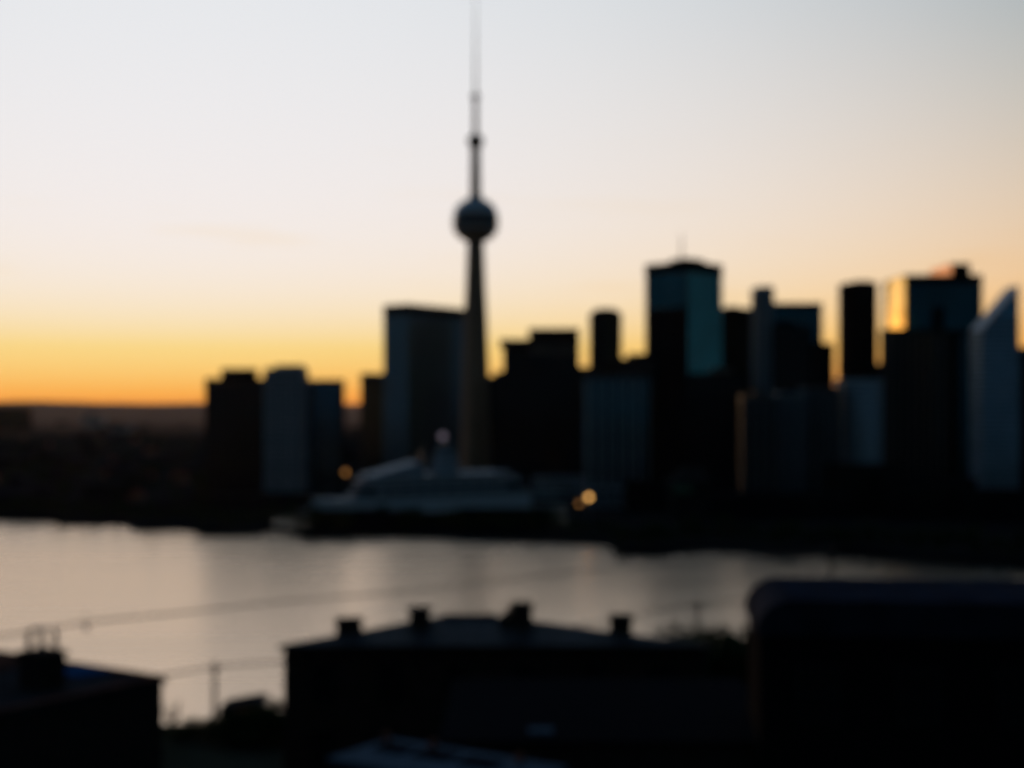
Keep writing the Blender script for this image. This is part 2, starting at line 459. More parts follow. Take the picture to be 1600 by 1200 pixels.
# round-shouldered tower
D = 1400
x0, x1 = XD(923, D)[0], XD(972, D)[0]
cx, cy, hw = (x0+x1)/2, D+14, (x1-x0)/2
ov = []
for i in range(24):
    a = 2*math.pi*i/24
    ov.append((cx+hw*math.copysign(abs(math.cos(a))**0.5, math.cos(a)), cy+hw*math.copysign(abs(math.sin(a))**0.5, math.sin(a))))
rr = tower_block('office_tower', 'slim black tower with rounded shoulders rising alone mid skyline', ov, ZT(494, D), 'glass', 'black', 'black', bh=1.6, sp=4, pierw=0.7, parapet=1.5)
hh = ZT(494, D)-LAND
lo = [(p[0]-cx, p[1]-cy) for p in ov]
rc = Vector(rr.location)
ro = [(p[0]-rc.x, p[1]-rc.y) for p in ov]
MB().prism(scaled(ro, 0.94), hh+0.05, hh+3.2, scaled(ro, 0.80)).build('domed_cap', M['black'], rr)
MB().prism(scaled(ro, 0.74), hh+3.25, hh+5.0, scaled(ro, 0.55)).build('domed_cap', M['black'], rr)
D = 1300
tower_block('office_block', 'black block with a small raised roof box at the foot of the tallest tower', front_box(966, 1020, D, 30), ZT(564, D), 'glass', 'black', 'black', bh=1.8,
            pent=[(0.35, 0.8, 0.2, 0.8, 4.2, 'black')])
D = 1050
tower_block('apartment_tower', 'blue-grey apartment tower with vertical stripes below the round-shouldered tower', front_box(921, 1009, D, 30), ZT(592, D), 'dimteal', 'dimconcrete', 'slate', bh=1.0, sp=8.0, pierw=2.2,
            pent=[(0.1, 0.5, 0.2, 0.8, 3.5, 'dark')])
# tallest
poly = corner_box(1075, 1280, 1013, 1316, 1124, 1318)
D = 1290
rt = tower_block('office_tower', 'tallest glass tower with teal right face and thin roof spire', poly, ZT(414, D), 'teal', 'black', 'black', fh=4.0, bh=0.7, sp=9.0, pierw=0.4, parapet=9, parmat='black',
                 pent=[(0.45, 0.9, 0.15, 0.6, 3.5, 'black')])
h14 = ZT(414, D)-LAND
pa, pb = [Vector(p)-Vector(rt.location[:2]) for p in poly[:2]]
pe = (pb-pa).normalized(); pn = Vector((pe.y, -pe.x))
qd = [pa+pe*.8+pn*.7, pb-pe*.3+pn*.7, pb-pe*.3+pn*.52, pa+pe*.8+pn*.52]
MB().prism([tuple(p) for p in qd], 0.5, ZT(486, D)-LAND).build('shade_panel', M['black'], rt)  # black sheet paints in the dark reflection of neighbouring towers
MB().prism([tuple(p) for p in qd], ZT(486, D)-LAND+.05, h14-10.3).build('dim_reflection_panel', M['dimteal'], rt)  # dimmer sheet puts this face's darker reflection into colour
px, py = XD(1065, D+10); px -= rt.location.x; py -= rt.location.y
MB().tube([(px, py, h14+2.5), (px, py, h14+12), (px, py, h14+28)], [1.2, 0.8, 0.35], 8).build('roof_spire', M['metal'], rt)
D = 1400
tower_block('office_tower', 'dark square tower half hidden right of the tallest tower', front_box(1122, 1180, D, 36), ZT(486, D), 'black', 'dark', 'black', bh=1.8, pent=[(0.3, 0.6, 0.3, 0.7, 2.5, 'black')])
D = 1270
tower_block('office_block', 'low black block with a dim brown roof sign below the half hidden tower', front_box(1078, 1160, 1180, 30), ZT(588, 1180), 'glass', 'black', 'black', bh=1.8, pent=[(0.45, 0.8, 0.1, 0.4, 4.5, 'brown')])
tower_block('office_tower', 'thin pale stone tower with warm left side beside the teal block', front_box(1190, 1204, 1190, 36), ZT(452, 1190), 'slate', 'slate', 'concrete', bh=1.5, sp=5, pierw=2.0)
D = 1250
tower_block('office_tower', 'teal glass tower with wide flat top right of the thin pale tower', front_box(1211, 1280, D, 36), ZT(478, D), 'dimteal', 'black', 'black', fh=4.0, bh=0.8, sp=9, pierw=0.5, parapet=3)
D = 1180
tower_block('office_tower', 'black tower standing in front of the teal flat-topped tower', front_box(1214, 1262, D, 30), ZT(512, D), 'glass', 'black', 'black', bh=1.8, pent=[(0.15, 0.6, 0.2, 0.8, 3, 'black')])
D = 1240
tower_block('office_block', 'narrow dark step at the right foot of the teal flat-topped tower', front_box(1276, 1298, D, 30), ZT(541, D), 'glass', 'black', 'black', bh=1.8)
D = 950
tower_block('apartment_tower', 'dim grey apartment block with paler left edge below the thin pale tower', front_box(1164, 1212, D, 9), ZT(622, D), 'glass', 'dimconcrete', 'dimconcrete', fh=3.2, bh=1.2, sp=5.5, pierw=1.2,
            pent=[(0.3, 0.8, 0.2, 0.8, 2.5, 'dimconcrete')])
D = 965
tower_block('apartment_tower', 'dim blue-grey block between the pale-edged block and the dark ribbed block', front_box(1222, 1254, D, 26), ZT(618, D), 'glass', 'dimslate', 'dimslate', fh=3.2, bh=1.4, sp=5, pierw=0.9,
            pent=[(0.3, 0.8, 0.2, 0.8, 2.2, 'dark')])
D = 985
tower_block('apartment_tower', 'dark grey ribbed apartment block left of the curved slate tower', front_box(1263, 1308, D, 26), ZT(610, D), 'glass', 'dimconcrete', 'dimslate', fh=3.2, bh=1.2, sp=8, pierw=1.2,
            pent=[(0.4, 0.7, 0.2, 0.8, 2.5, 'dark')])
D = 1350
tower_block('office_tower', 'slim solid black tower rising alone left of the golden glass tower', front_box(1328, 1366, D, 34), ZT(446, D), 'black', 'black', 'black', bh=1.6, pent=[(0.35, 0.9, 0.2, 0.8, 2.2, 'black')])
D = 1420
tower_block('office_block', 'low dark block in the gap left of the golden glass tower', front_box(1360, 1396, D, 30), ZT(573, D), 'glass', 'brown', 'dark', bh=1.8)
# rounded slate tower
D = 1000
x0, x1 = XD(1318, D)[0], XD(1385, D)[0]
hw = (x1-x0)/2
arc = [((x0+x1)/2 + hw*math.cos(a), D+12 + 12*math.sin(a)) for a in [math.pi + math.pi*i/14 for i in range(15)]] + [(x1, D+26), (x0, D+26)]
tower_block('apartment_tower', 'slate blue tower with curved front below the slim black tower', arc, ZT(597, D), 'blue', 'pale', 'pale', fh=3.4, bh=2.3, sp=0)
# golden tower
D = 1150
rg = tower_block('office_tower', 'big dark teal tower whose left glass side glows gold in the sunset', front_box(1420, 1530, D, 66), ZT(434, D), 'dimteal', 'black', 'black', fh=4.2, bh=1.3, sp=9, pierw=0.6, parapet=7, parmat='black',
                 pent=[(0.615, 0.86, 0.03, 0.95, 9.5, 'black')])
hg = ZT(434, D)-LAND
wg = XD(1530+EDGE, D)[0]-XD(1420-EDGE, D)[0]
gw = MB().box(-wg/2-0.95, -wg/2-0.6, -32.0, 17.0, hg-56, hg-1.0).build('sunset_gold_side', M['gold'], rg)  # sheet over the teal tower's left side, coloured like mirrored sunset
gp = MB().box(-wg/2+wg*.615-.3, -wg/2+wg*.615-.05, -30.5, 29.0, hg-3.0, hg+9.0).build('sunset_amber_side', M['amber'], rg)  # overlaid side whose colour carries the orange sunset glow
rec = MB().box(-wg/2+21, -wg/2+31, -33.9, -33.55, 0, hg-26).build('dark_recess', M['black'], rg)
mm_ = MB().box(-0.12, 0, -32.0, 17.0, -0.12, 0.12).mesh('glazing_bar', M['black'])
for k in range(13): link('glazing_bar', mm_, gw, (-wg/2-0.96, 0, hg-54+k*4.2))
D = 1115
tower_block('office_block', 'black block below the golden glass side with faint brown face, widened to darken the tower face', front_box(1394, 1502, D, 26), ZT(518, D), 'glass', 'dark', 'brown', bh=1.6)  # right part added to darken the lower face of the tower behind
D = 1100
tower_block('office_block', 'dark blue block with stepped top between the golden tower and the slanted tower', front_box(1503, 1528, D, 26), ZT(526, D), 'dimteal', 'black', 'black', bh=2.0, pent=[(0.2, 0.9, 0.2, 0.8, 2.5, 'black')])
# slanted sail tower
D = 1000
rs = thing('slanted_tower', 'blue-grey tower with sharply slanted blade top near the right edge', 'tower building', (XD(1560, D)[0], D+12, LAND), group='towers of the far city centre')
X = lambda p: XD(p, D)[0]-rs.location.x
zt, zs = ZT(452, D)-LAND, ZT(521, D)-LAND
prof = [(X(1534), 0), (X(1592), 0), (X(1592), zt), (X(1542), ZT(517, D)-LAND), (X(1534), zs)]
mb = MB(); nn = len(prof)
mb.v = [(p[0], -12, p[1]) for p in prof] + [(p[0], 14, p[1]) for p in prof]
mb.f = [tuple(range(nn)), tuple(reversed(range(nn, 2*nn)))] + [((i+1) % nn, i, nn+i, nn+(i+1) % nn) for i in range(nn)]
mb.build('glass_wall', M['blue'], rs)
for k in range(40):
    z = 3.4*k
    xl = X(1534)
    if z+2.1 > zs: xl = X(1534) + (z+2.1-zs)/(zt-zs)*(X(1592)-X(1534))+0.2
    if z+2.1 < zt-3: MB().box(xl-0.2 if z < zs-3 else xl, X(1592)+0.3, -12.3, 14.3, z, z+2.1).build('floor_band', M['slate'], rs)
MB().poly([(X(1534)-.3, -12.6, zs+.5), (X(1592)+.3, -12.6, zt+.9), (X(1592)+.3, 14.6, zt+.9), (X(1534)-.3, 14.6, zs+.5)]).poly(
    [(X(1534)-.3, -12.6, zs+.1), (X(1534)-.3, 14.6, zs+.1), (X(1592)+.3, 14.6, zt+.5), (X(1592)+.3, -12.6, zt+.5)]).poly(
    [(X(1534)-.3, -12.6, zs+.1), (X(1592)+.3, -12.6, zt+.5), (X(1592)+.3, -12.6, zt+.9), (X(1534)-.3, -12.6, zs+.5)]).build('roof_blade', M['slate'], rs)
D = 1200
tower_block('office_tower', 'black tower cut by the right picture edge behind the slanted tower', front_box(1584, 1650, D, 40), ZT(547, D), 'glass', 'black', 'black', bh=1.8)

# ------------------------------------------------------------------ communication tower
D = 1200
tx = XD(743, D)[0]
ct = thing('communication_tower', 'tall slender concrete needle tower with round pod and long antenna', 'tower', (tx, D, LAND))
m_px = D/F
def zt_(py): return ZD(py, D)-LAND
def lobes(a, z):
    k = max(0.0, min(1.0, (zt_(420)-z)/zt_(420)))
    return 1.0 - (0.04+0.20*k)*(0.5-0.5*math.cos(3*(a+math.pi/2)))
sh = [(30*m_px, 0), (28*m_px, zt_(740)), (25.5*m_px, zt_(700)), (23.5*m_px, zt_(650)), (22.5*m_px, zt_(600)), (20.6*m_px, zt_(550)), (18.8*m_px, zt_(500)), (16.2*m_px, zt_(450)), (14.2*m_px, zt_(400)), (13*m_px, zt_(366))]
MB().lathe(sh, 48, shape=lobes).build('shaft', M['tower'], ct, smooth=True)
def lat(name, prof, matn, n=40, parent=None):
    return MB().lathe([(r*m_px, zt_(y)) for r, y in prof], n).build(name, M[matn], parent or ct, smooth=False)
pod = lat('pod_radome', [(12, 379), (21, 375), (29.5, 368), (34, 360)], 'tower')
lat('pod_band', [(34.4, 359.5), (35.6, 356), (35.8, 353.2)], 'pale', parent=pod)
belt = lat('window_belt', [(35.2, 353), (36.0, 349), (36.0, 342), (35.0, 337.2)], 'glass')
lat('floor_band', [(36.5, 346.6), (36.5, 345.4)], 'metal', parent=belt)
roofp = lat('pod_roof', [(35.2, 337), (33, 329), (28, 321), (21, 315), (11.5, 310)], 'white')
lat('neck', [(11, 310), (9, 304), (7.6, 298)], 'tower', parent=roofp)
lat('upper_shaft', [(8.6, 298), (8.0, 260), (7.6, 231)], 'tower', 24)
sp_ = lat('upper_pod', [(7.6, 231), (10.5, 227), (13, 222.5), (13.2, 218), (10.0, 213.5), (5.5, 210)], 'brown', 32)
lat('antenna_base', [(4.2, 210), (3.8, 156)], 'tower', 16)
lat('antenna_collar', [(4.6, 156), (6.6, 152.5), (6.6, 148.5), (3.0, 145)], 'brown', 20)
lat('antenna_mast', [(2.0, 145), (1.5, 90), (1.0, 40), (0.45, -14)], 'brown', 12)

# ------------------------------------------------------------------ cruise ship
sc_ = thing('cruise_ship', 'long white cruise ship with funnel and dark window decks moored below the needle tower', 'ship', (XD(662, 945)[0], 945, 0), math.radians(-146))
# local: bow towards +x, length 190, beam 27
SL = 166.0
def hull_sec(u, k):
    """half-breadth and x at station u (0 stern, 1 bow), k 0 waterline .. 1 deck"""
    hb = 13.5*min(1, (u/0.06+0.55) if u < 0.027 else 1)
    if u > 0.72: hb *= max(0.02, 1-((u-0.72)/0.28)**(1.6+0.6*k))
    x = -SL/2+SL*u*(0.94+0.06*k)
    return x, hb
hb_ = MB(); st = [i/30 for i in range(31)]
lev = [(-1.0, 0.0), (4.0, 0.35), (9.0, 0.7), (13.5, 1.0)]
for z, k in lev:
    for u in st:
        x, y = hull_sec(u, k); hb_.v.append((x, y, z + (2.5*max(0, u-0.75)/0.25 if z > 9 else 0)))
    for u in st:
        x, y = hull_sec(u, k); hb_.v.append((x, -y, z + (2.5*max(0, u-0.75)/0.25 if z > 9 else 0)))
W_ = 62
for a in range(len(lev)-1):
    for i in range(30):
        hb_.f.append((a*W_+i+1, a*W_+i, (a+1)*W_+i, (a+1)*W_+i+1))
        hb_.f.append((a*W_+31+i, a*W_+31+i+1, (a+1)*W_+31+i+1, (a+1)*W_+31+i))
    hb_.f.append((a*W_, a*W_+31, (a+1)*W_+31, (a+1)*W_)); hb_.f.append((a*W_+61, a*W_+30, (a+1)*W_+30, (a+1)*W_+61))
t3 = 3*W_
for i in range(30): hb_.f.append((t3+i, t3+31+i, t3+31+i+1, t3+i+1))
hull = hb_.build('hull', M['white'], sc_, smooth=False)
for k in range(34):
    for s in (1, -1):
        MB().box(-58+k*3.2, -57.1+k*3.2, s*13.42 if s > 0 else -13.6, s*13.6 if s > 0 else -13.42, 8.6, 9.5).build('porthole', M['shipglass'], hull)
decks = [(-77, 56, 12.8), (-75, 53, 11.9), (-73, 51, 11.7), (-69, 50, 12.7), (-62, 47, 12.0)]
z = 13.55
for i, (a, b_, hb) in enumerate(decks):
    def outl(e): return [(a-e, -hb-e), (b_-6, -hb-e), (b_+e, -hb*0.35), (b_+e, hb*0.35), (b_-6, hb+e), (a-e, hb+e)]
    dk = MB().prism(outl(0), z, z+2.9).build('deck', M['white' if i not in (1, 2) else 'shipglass'], sc_)
    MB().prism(outl(0.45), z+2.92, z+3.16).build('deck_edge', M['white'], dk)
    if i not in (1, 2):
        MB().ring(outl(0.08), outl(-0.3), z+1.0, z+2.1).build('window_strip', M['shipglass'], dk)
    z += 3.2
for k in range(9):
    for s in (1, -1):
        x = -58+k*11.5
        bo = MB().lathe([(0.3, 0), (1.0, 0.9), (1.35, 2.5), (1.4, 5), (1.35, 7), (1.0, 8.4), (0.3, 9.3)], 10).build('lifeboat', M['white'], sc_, (x, s*13.1, 19.6))
        bo.rotation_euler.y = math.pi/2
top = z
# sun deck wedge rising to the screen before the funnel, funnel with lit top, mast
MB().prism([(5, -9), (44, -8), (44, 8), (5, 9)], top, top+8.2, [(5, -8), (8, -7), (8, 7), (5, 8)]).build('deck_screen', M['slate'], sc_)
fn = MB().prism([(-26, -5), (-8, -4.5), (-4, 0), (-8, 4.5), (-26, 5)], top+0.02, top+19, [(-22, -3.0), (-13, -2.6), (-11, 0), (-13, 2.6), (-22, 3.0)]).build('funnel', M['slate'], sc_)
MB().prism([(-23, -3.6), (-12.6, -3.2), (-10.2, 0), (-12.6, 3.2), (-23, 3.6)], top+15.6, top+17.2).build('funnel_band', M['shipglass'], fn)
MB().lathe([(0.3, 0), (1.7, 0.5), (2.3, 2.2), (1.7, 3.8), (0.3, 4.4)], 16).build('funnel_light', M['shiplamp'], fn, (-15, 0, top+22.6))
MB().tube([(-15, 0, top+19), (-15, 0, top+22.7)], 0.4, 8).build('light_stand', M['white'], fn)
ms = MB().tube([(2, 0, top+0.01), (1.5, 0, top+10), (1.2, 0, top+17)], [0.7, 0.5, 0.2], 8).build('mast', M['white'], sc_)
MB().box(1.0, 2.2, -4, 4, top+12.6, top+13).build('mast_yard', M['white'], ms)

# ------------------------------------------------------------------ low waterfront buildings
def low_block(label, pl, pr, ytop, D, depth, core, band, cat='low building', fh=3.6, bh=1.4, sp=6, **kw):
    return tower_block('waterfront_building', label, front_box(pl, pr, D, depth), ZD(ytop, D), core, band, band, fh=fh, bh=bh, sp=sp, parapet=1.0, group='low buildings along the far waterfront', cat=cat, **kw)
low_block('dark low block in front of the left trio of towers', 300, 470, 772, 980, 22, 'glass', 'dark')
low_block('dim blue-grey low hall right of the cruise ship stern', 838, 912, 745, 1100, 24, 'blue', 'slate')
low_block('low teal-grey shed right of the orange lamps', 922, 1000, 762, 1000, 20, 'blue', 'slate')
low_block('black terminal block left of the small pale-roofed pavilion', 985, 1050, 752, 960, 22, 'glass', 'black')
low_block('black hall right of the small pale-roofed pavilion', 1118, 1330, 772, 900, 24, 'glass', 'black')
low_block('black block hiding the foot of the curved slate tower', 1308, 1402, 726, 930, 24, 'glass', 'black')
low_block('black block hiding the foot of the golden tower', 1396, 1522, 748, 900, 24, 'glass', 'black')
low_block('black block at the foot of the slanted tower', 1515, 1660, 766, 880, 24, 'glass', 'black')
low_block('black pier shed in front of the cruise ship bow', 488, 598, 799, 815, 14, 'black', 'black')
low_block('black pier shed in front of the cruise ship middle, below the funnel', 604, 716, 803, 818, 14, 'black', 'black')
low_block('black pier shed in front of the cruise ship stern', 724, 858, 796, 815, 14, 'black', 'black')
low_block('black low block left of the cruise ship bow', 120, 290, 786, 985, 20, 'black', 'dark')
D = 900
pv = thing('pavilion', 'small pavilion with pale sloping roof among black waterfront blocks', 'pavilion', (XD(1080, D)[0], D+8, LAND))
hp = ZD(745, D)-LAND
MB().box(-13, 12, -8, 8, 0, hp-4).build('wall', M['dark'], pv)
MB().box(-11.8, 1, -8.2, -7.95, hp-11, hp-5).build('window', M['teal'], pv)
MB().prism([(-15, -10), (14, -10), (14, 10), (-15, 10)], hp-3.95, hp+6, [(-4, -3), (8, -3), (8, 3), (-4, 3)]).build('roof', M['render'], pv)

# far suburb on the left
def house_proto(wd, dp, hg_, rh, wm_, rm):
    root = thing('suburb_house', 'dark low house in the flat suburb left of the towers', 'house', group='houses of the flat suburb')
    MB().box(-wd/2, wd/2, -dp/2, dp/2, 0, hg_).build('wall', M[wm_], root)
    e = 0.6
    m = MB(); m.v = [(-wd/2-e,-dp/2-e,hg_),(wd/2+e,-dp/2-e,hg_),(wd/2+e,dp/2+e,hg_),(-wd/2-e,dp/2+e,hg_),(-wd/2,0,hg_+rh),(wd/2,0,hg_+rh)]
    m.f = [(3,2,1,0),(0,1,5,4),(2,3,4,5),(1,2,5),(3,0,4)]
    rf = m.build('roof', M[rm], root)
    MB().box(wd/4, wd/4+1.2, -0.6, 0.6, hg_+rh*0.4, hg_+rh+1.4).build('chimney', M['brick'], rf)
    for s in (-0.28, 0.05, 0.3): MB().box(wd*s, wd*s+1.6, -dp/2-0.12, -dp/2+0.1, hg_*0.45, hg_*0.75).build('window', M['glass'], root)
    return root
protos = [house_proto(16, 11, 7, 4, 'brick', 'roof'), house_proto(24, 13, 9, 4.5, 'render', 'roof'), house_proto(34, 16, 12, 3, 'dark', 'roof'), house_proto(13, 10, 5.5, 4.2, 'brown', 'tile')]
used = [False]*len(protos)
spots = []
tries = 0
while len(spots) < 150 and tries < 6000:
    tries += 1
    yp = random.uniform(650, 800)
    D = (H-LAND)*F/(yp-YH)
    px = random.uniform(-200, 330 if D < 1120 else 610)
    x, y = XD(px, D)
    if D < shore(px)*1.05 or (290 < px < 540 and 900 < D < 1220) or (100 < px < 300 and 960 < D < 1030) or (400 < px < 900 and D < 1120) or (560 < px < 612 and 1400 < D < 1520): continue
    if any((x-a)**2+(y-b_)**2 < 42**2 for a, b_ in spots): continue
    spots.append((x, y))
    k = random.randrange(4)
    o = protos[k] if not used[k] else copy_tree(protos[k])
    used[k] = True
    o.location = (x, y, LAND-0.1); o.rotation_euler.z = random.choice((0, 0.1, 1.5, 1.62, -0.3, 0.7))
def far_block(label, pl, pr, ytop, D, m_):
    poly = front_box(pl, pr, D, 60)
    tower_block('far_block', label, poly, ZD(ytop, D), 'glass', m_, m_, fh=6, bh=3, sp=20, pierw=3, group='far blocks on the horizon', cat='building', parapet=1.0)
far_block('dark high block on the horizon at the left picture edge', -30, 34, 636, 4200, 'dark')
far_block('pale block far off on the plain left of the towers', 134, 154, 648, 4800, 'white')
far_block('small dim block far off right of the pale one', 176, 196, 666, 3900, 'pale')

# ------------------------------------------------------------------ trees
def leaf_crown(rx, rz, zc, nl, size, seed):
    rnd = random.Random(seed); m = MB()
    lobes_ = [(rnd.gauss(0, .45)*rx, rnd.gauss(0, .45)*rx, zc+rnd.uniform(-.65, .65)*rz, rnd.uniform(.3, .55)) for _ in range(11)]
    for _ in range(nl):
        lx, ly, lz, lr = rnd.choice(lobes_)
        while True:
            u = Vector((rnd.uniform(-1, 1), rnd.uniform(-1, 1), rnd.uniform(-1, 1)))
            if 0.2 < u.length < 1: break
        p = Vector((lx+u.x*lr*rx, ly+u.y*lr*rx, lz+u.z*lr*rz*0.9))
        a = Vector((rnd.gauss(0, 1), rnd.gauss(0, 1), rnd.gauss(0, .6))).normalized()
        b_ = a.cross(Vector((rnd.gauss(0, 1), rnd.gauss(0, 1), rnd.gauss(0, 1)))).normalized()
        s = size*rnd.uniform(.6, 1.3)
        m.poly([p-a*s, p+b_*s*.5, p+a*s, p-b_*s*.5])
    return m, lobes_
def tree_proto(name, label, group, h, rx, nl, size, seed):
    root = thing(name, label, 'tree', group=group)
    zc, rz = h*0.62, h*0.38
    c, lb = leaf_crown(rx, rz, zc, nl, size, seed)
    t_ = MB().tube([(0, 0, -0.5), (0.1*h*.1, 0, h*.25), (0, .05, h*.45), (0.02*h, 0, h*.78)], [h*.028, h*.021, h*.016, h*.005], 7)
    for lx, ly, lz, lr in lb[:7]:
        t_.tube([(0, 0, h*random.uniform(.28, .5)), (lx*.5, ly*.5, lz*.5+h*.22), (lx, ly, lz)], [h*.012, h*.008, h*.003], 5)
    t_.build('trunk', M['bark'], root)
    c.build('crown', M['leaf'], root)
    return root
far_protos = [tree_proto('waterfront_tree', 'dark leafy tree in the black belt along the far shore', 'trees along the far shore', 11+k*1.3, 4.6+0.5*k, 420, 0.75, 20+k) for k in range(4)]
fu = [False]*4
def put_tree(protos_, flags, x, y, z, s, k, label=None, group=None):
    o = protos_[k] if not flags[k] else copy_tree(protos_[k])
    flags[k] = True
    o.location = (x, y, z); o.scale = (s, s, s*random.uniform(.85, 1.15)); o.rotation_euler.z = random.uniform(0, 6.3)
    if label: o['label'] = label
    if group: o['group'] = group
    return o
for i in range(130):
    px = -60 + i*13.2 + random.uniform(-6, 6)
    d0 = shore(px)
    D = d0*1.004 + random.uniform(5, 20)
    s = random.uniform(0.65, 1.05)
    if 425 < px < 885: s = random.uniform(0.82, 1.08)
    x, y = XD(px, D); put_tree(far_protos, fu, x, y, LAND-0.1, s, i % 4)
for i in range(70):
    yp = random.uniform(690, 800); D = (H-LAND)*F/(yp-YH); px = random.uniform(-100, 320)
    x, y = XD(px, D)
    if D < shore(px)*1.06 or any((x-a)**2+(y-b_)**2 < 20**2 for a, b_ in spots): continue
    put_tree(far_protos, fu, x, y, LAND-0.1, random.uniform(.8, 1.3), i % 4, 'dark leafy tree among the houses of the flat suburb', 'trees in the flat suburb')

# ------------------------------------------------------------------ lamps on the far shore
def lamp_post(label, px, py, D, r, m_):
    p = P(px, py, D)
    root = thing('street_lamp', label, 'lamp', (p.x, p.y, LAND))
    h = p.z-LAND
    MB().tube([(0, 0, 0), (0, 0, h-r*0.9)], [0.25, 0.16], 8).build('post', M['metal'], root)
    MB().lathe([(0.2*r, -r*.98), (0.7*r, -.7*r), (r, 0), (0.7*r, .7*r), (0.2*r, .98*r)], 16).build('globe', M[m_], root, (0, 0, h))
    MB().lathe([(0.3*r, 0), (0.05*r, 0.25*r)], 12).build('cap', M['metal'], root, (0, 0, h+r*.99))
lamp_post('brighter of two glowing orange lamps right of the cruise ship', 920, 777, 830, 1.5, 'lamp')
lamp_post('dimmer orange lamp lower left of the bright one', 905, 787, 826, 1.2, 'lamp2')
lamp_post('dim orange lamp behind the cruise ship bow, below the thin brown tower', 540, 738, 1120, 1.9, 'lamp2')

# ------------------------------------------------------------------ foreground houses on the hillside
def window(parent, x, y, z, wd, hg_, rz=0):
    o = MB().ring([(-wd/2, 0), (wd/2, 0), (wd/2, .08), (-wd/2, .08)], [(-wd/2+.01, .01), (wd/2-.01, .01), (wd/2-.01, .07), (-wd/2+.01, .07)], 0, 0.01)
    f = MB().box(-wd/2, wd/2, -.07, .05, -.1, 0).box(-wd/2, wd/2, -.07, .05, hg_, hg_+.1).box(-wd/2-.1, -wd/2-.002, -.07, .05, -.1, hg_+.1).box(wd/2+.002, wd/2+.1, -.07, .05, -.1, hg_+.1).box(-wd/2, wd/2, -.05, .03, hg_*.48, hg_*.53)
    fo = f.build('window', M['render'], parent, (x, y, z)); fo.rotation_euler.z = rz
    MB().box(-wd/2+.01, wd/2-.01, -.02, .03, .01, hg_-.01).build('pane', M['glass'], fo)
def chimney(parent, px0, px1, ytop, D, zbase, shoulder=False, pots=0):
    x0, x1 = XD(px0, D)[0]-parent.location.x, XD(px1, D)[0]-parent.location.x
    zt = ZD(ytop, D)-parent.location.z; zb = zbase-parent.location.z; y = D-parent.location.y
    d = 0.45
    o = MB().box(x0+.05, x1-.05, y-d, y+d, zb, zt-.22).build('chimney', M['brick'], parent)
    MB().box(x0-.02, x1+.02, y-d-.08, y+d+.08, zt-.215, zt).build('chimney_cap', M['brick'], o)
    if shoulder:
        m = MB(); m.v = [(x0-.55, y-d+.05, zb), (x0+.04, y-d+.05, zb), (x0+.04, y-d+.05, zt-.25), (x0-.55, y-d+.05, zt-.8), (x0-.55, y+d-.05, zb), (x0+.04, y+d-.05, zb), (x0+.04, y+d-.05, zt-.25), (x0-.55, y+d-.05, zt-.8)]
        m.f = [(0,1,2,3),(7,6,5,4),(3,2,6,7),(0,3,7,4)]
        m.build('shoulder', M['brick'], o)
    return o
# middle house with four chimneys
D0, D1 = 74.0, 81.0
hb0 = thing('chimneyed_house', 'large dark house with shallow hipped slate roof and four chimneys, centre foreground', 'house', (-1.0, 77.5, 50.0))
ez = ZD(1008, D0)-50
xl, xr = XD(436, D0)[0]+1.0, XD(1114, D0)[0]+1.0
eb = ZD(1004, 81.0)-50                                  # the rear eave is lower
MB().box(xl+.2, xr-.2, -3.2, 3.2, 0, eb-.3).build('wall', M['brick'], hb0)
MB().prism([(xl+.2, -3.2), (xr-.2, -3.2), (xr-.2, -2.9), (xl+.2, -2.9)], eb-.29, ez-.2).build('wall_head', M['brick'], hb0)
rz_ = ZD(962, 76.6)-50
ra, rb_x = XD(690, 76.6)[0]+1, XD(775, 76.6)[0]+1
m = MB(); m.v = [(xl,-3.5,ez),(xr,-3.5,ez),(xr,3.5,eb),(xl,3.5,eb),(ra,-0.9,rz_),(rb_x,-0.9,rz_),(xl,-3.5,ez-.19),(xr,-3.5,ez-.19),(xr,3.5,eb-.19),(xl,3.5,eb-.19)]
m.f = [(0,1,5,4),(2,3,4,5),(1,2,5),(3,0,4),(6,7,1,0),(7,8,2,1),(8,9,3,2),(9,6,0,3),(9,8,7,6)]
rb = m.build('roof', M['slateroof'], hb0)
MB().tube([(ra,-0.9,rz_+.03),(rb_x,-0.9,rz_+.03)], .09, 6).build('ridge_cap', M['tile'], rb)
MB().box(xl-.05, xr+.05, -3.7, -3.52, ez-.22, ez-.05).build('gutter', M['brick'], hb0)
for a, b_, yt, dd, sh_ in ((525,566,966,75.6,False),(639,673,949,76,False),(796,833,942,76,True),(952,988,961,75.6,False)):
    chimney(hb0, a, b_, yt, dd, eb+50-.2, sh_)
for k in range(6):
    window(hb0, xl+2.3+k*3.55, -3.22, ez-3.0, 1.1, 1.9)
    window(hb0, xl+2.3+k*3.55, -3.22, ez-6.6, 1.1, 2.0)
# left house with flat roof
ha = thing('flat_roofed_house', 'dark flat-roofed house in the lower left corner with a three-pipe chimney', 'house', (-22.6, 57.5, 50.0), math.atan2(-6.0, 9.0))
fz = 63.4-50
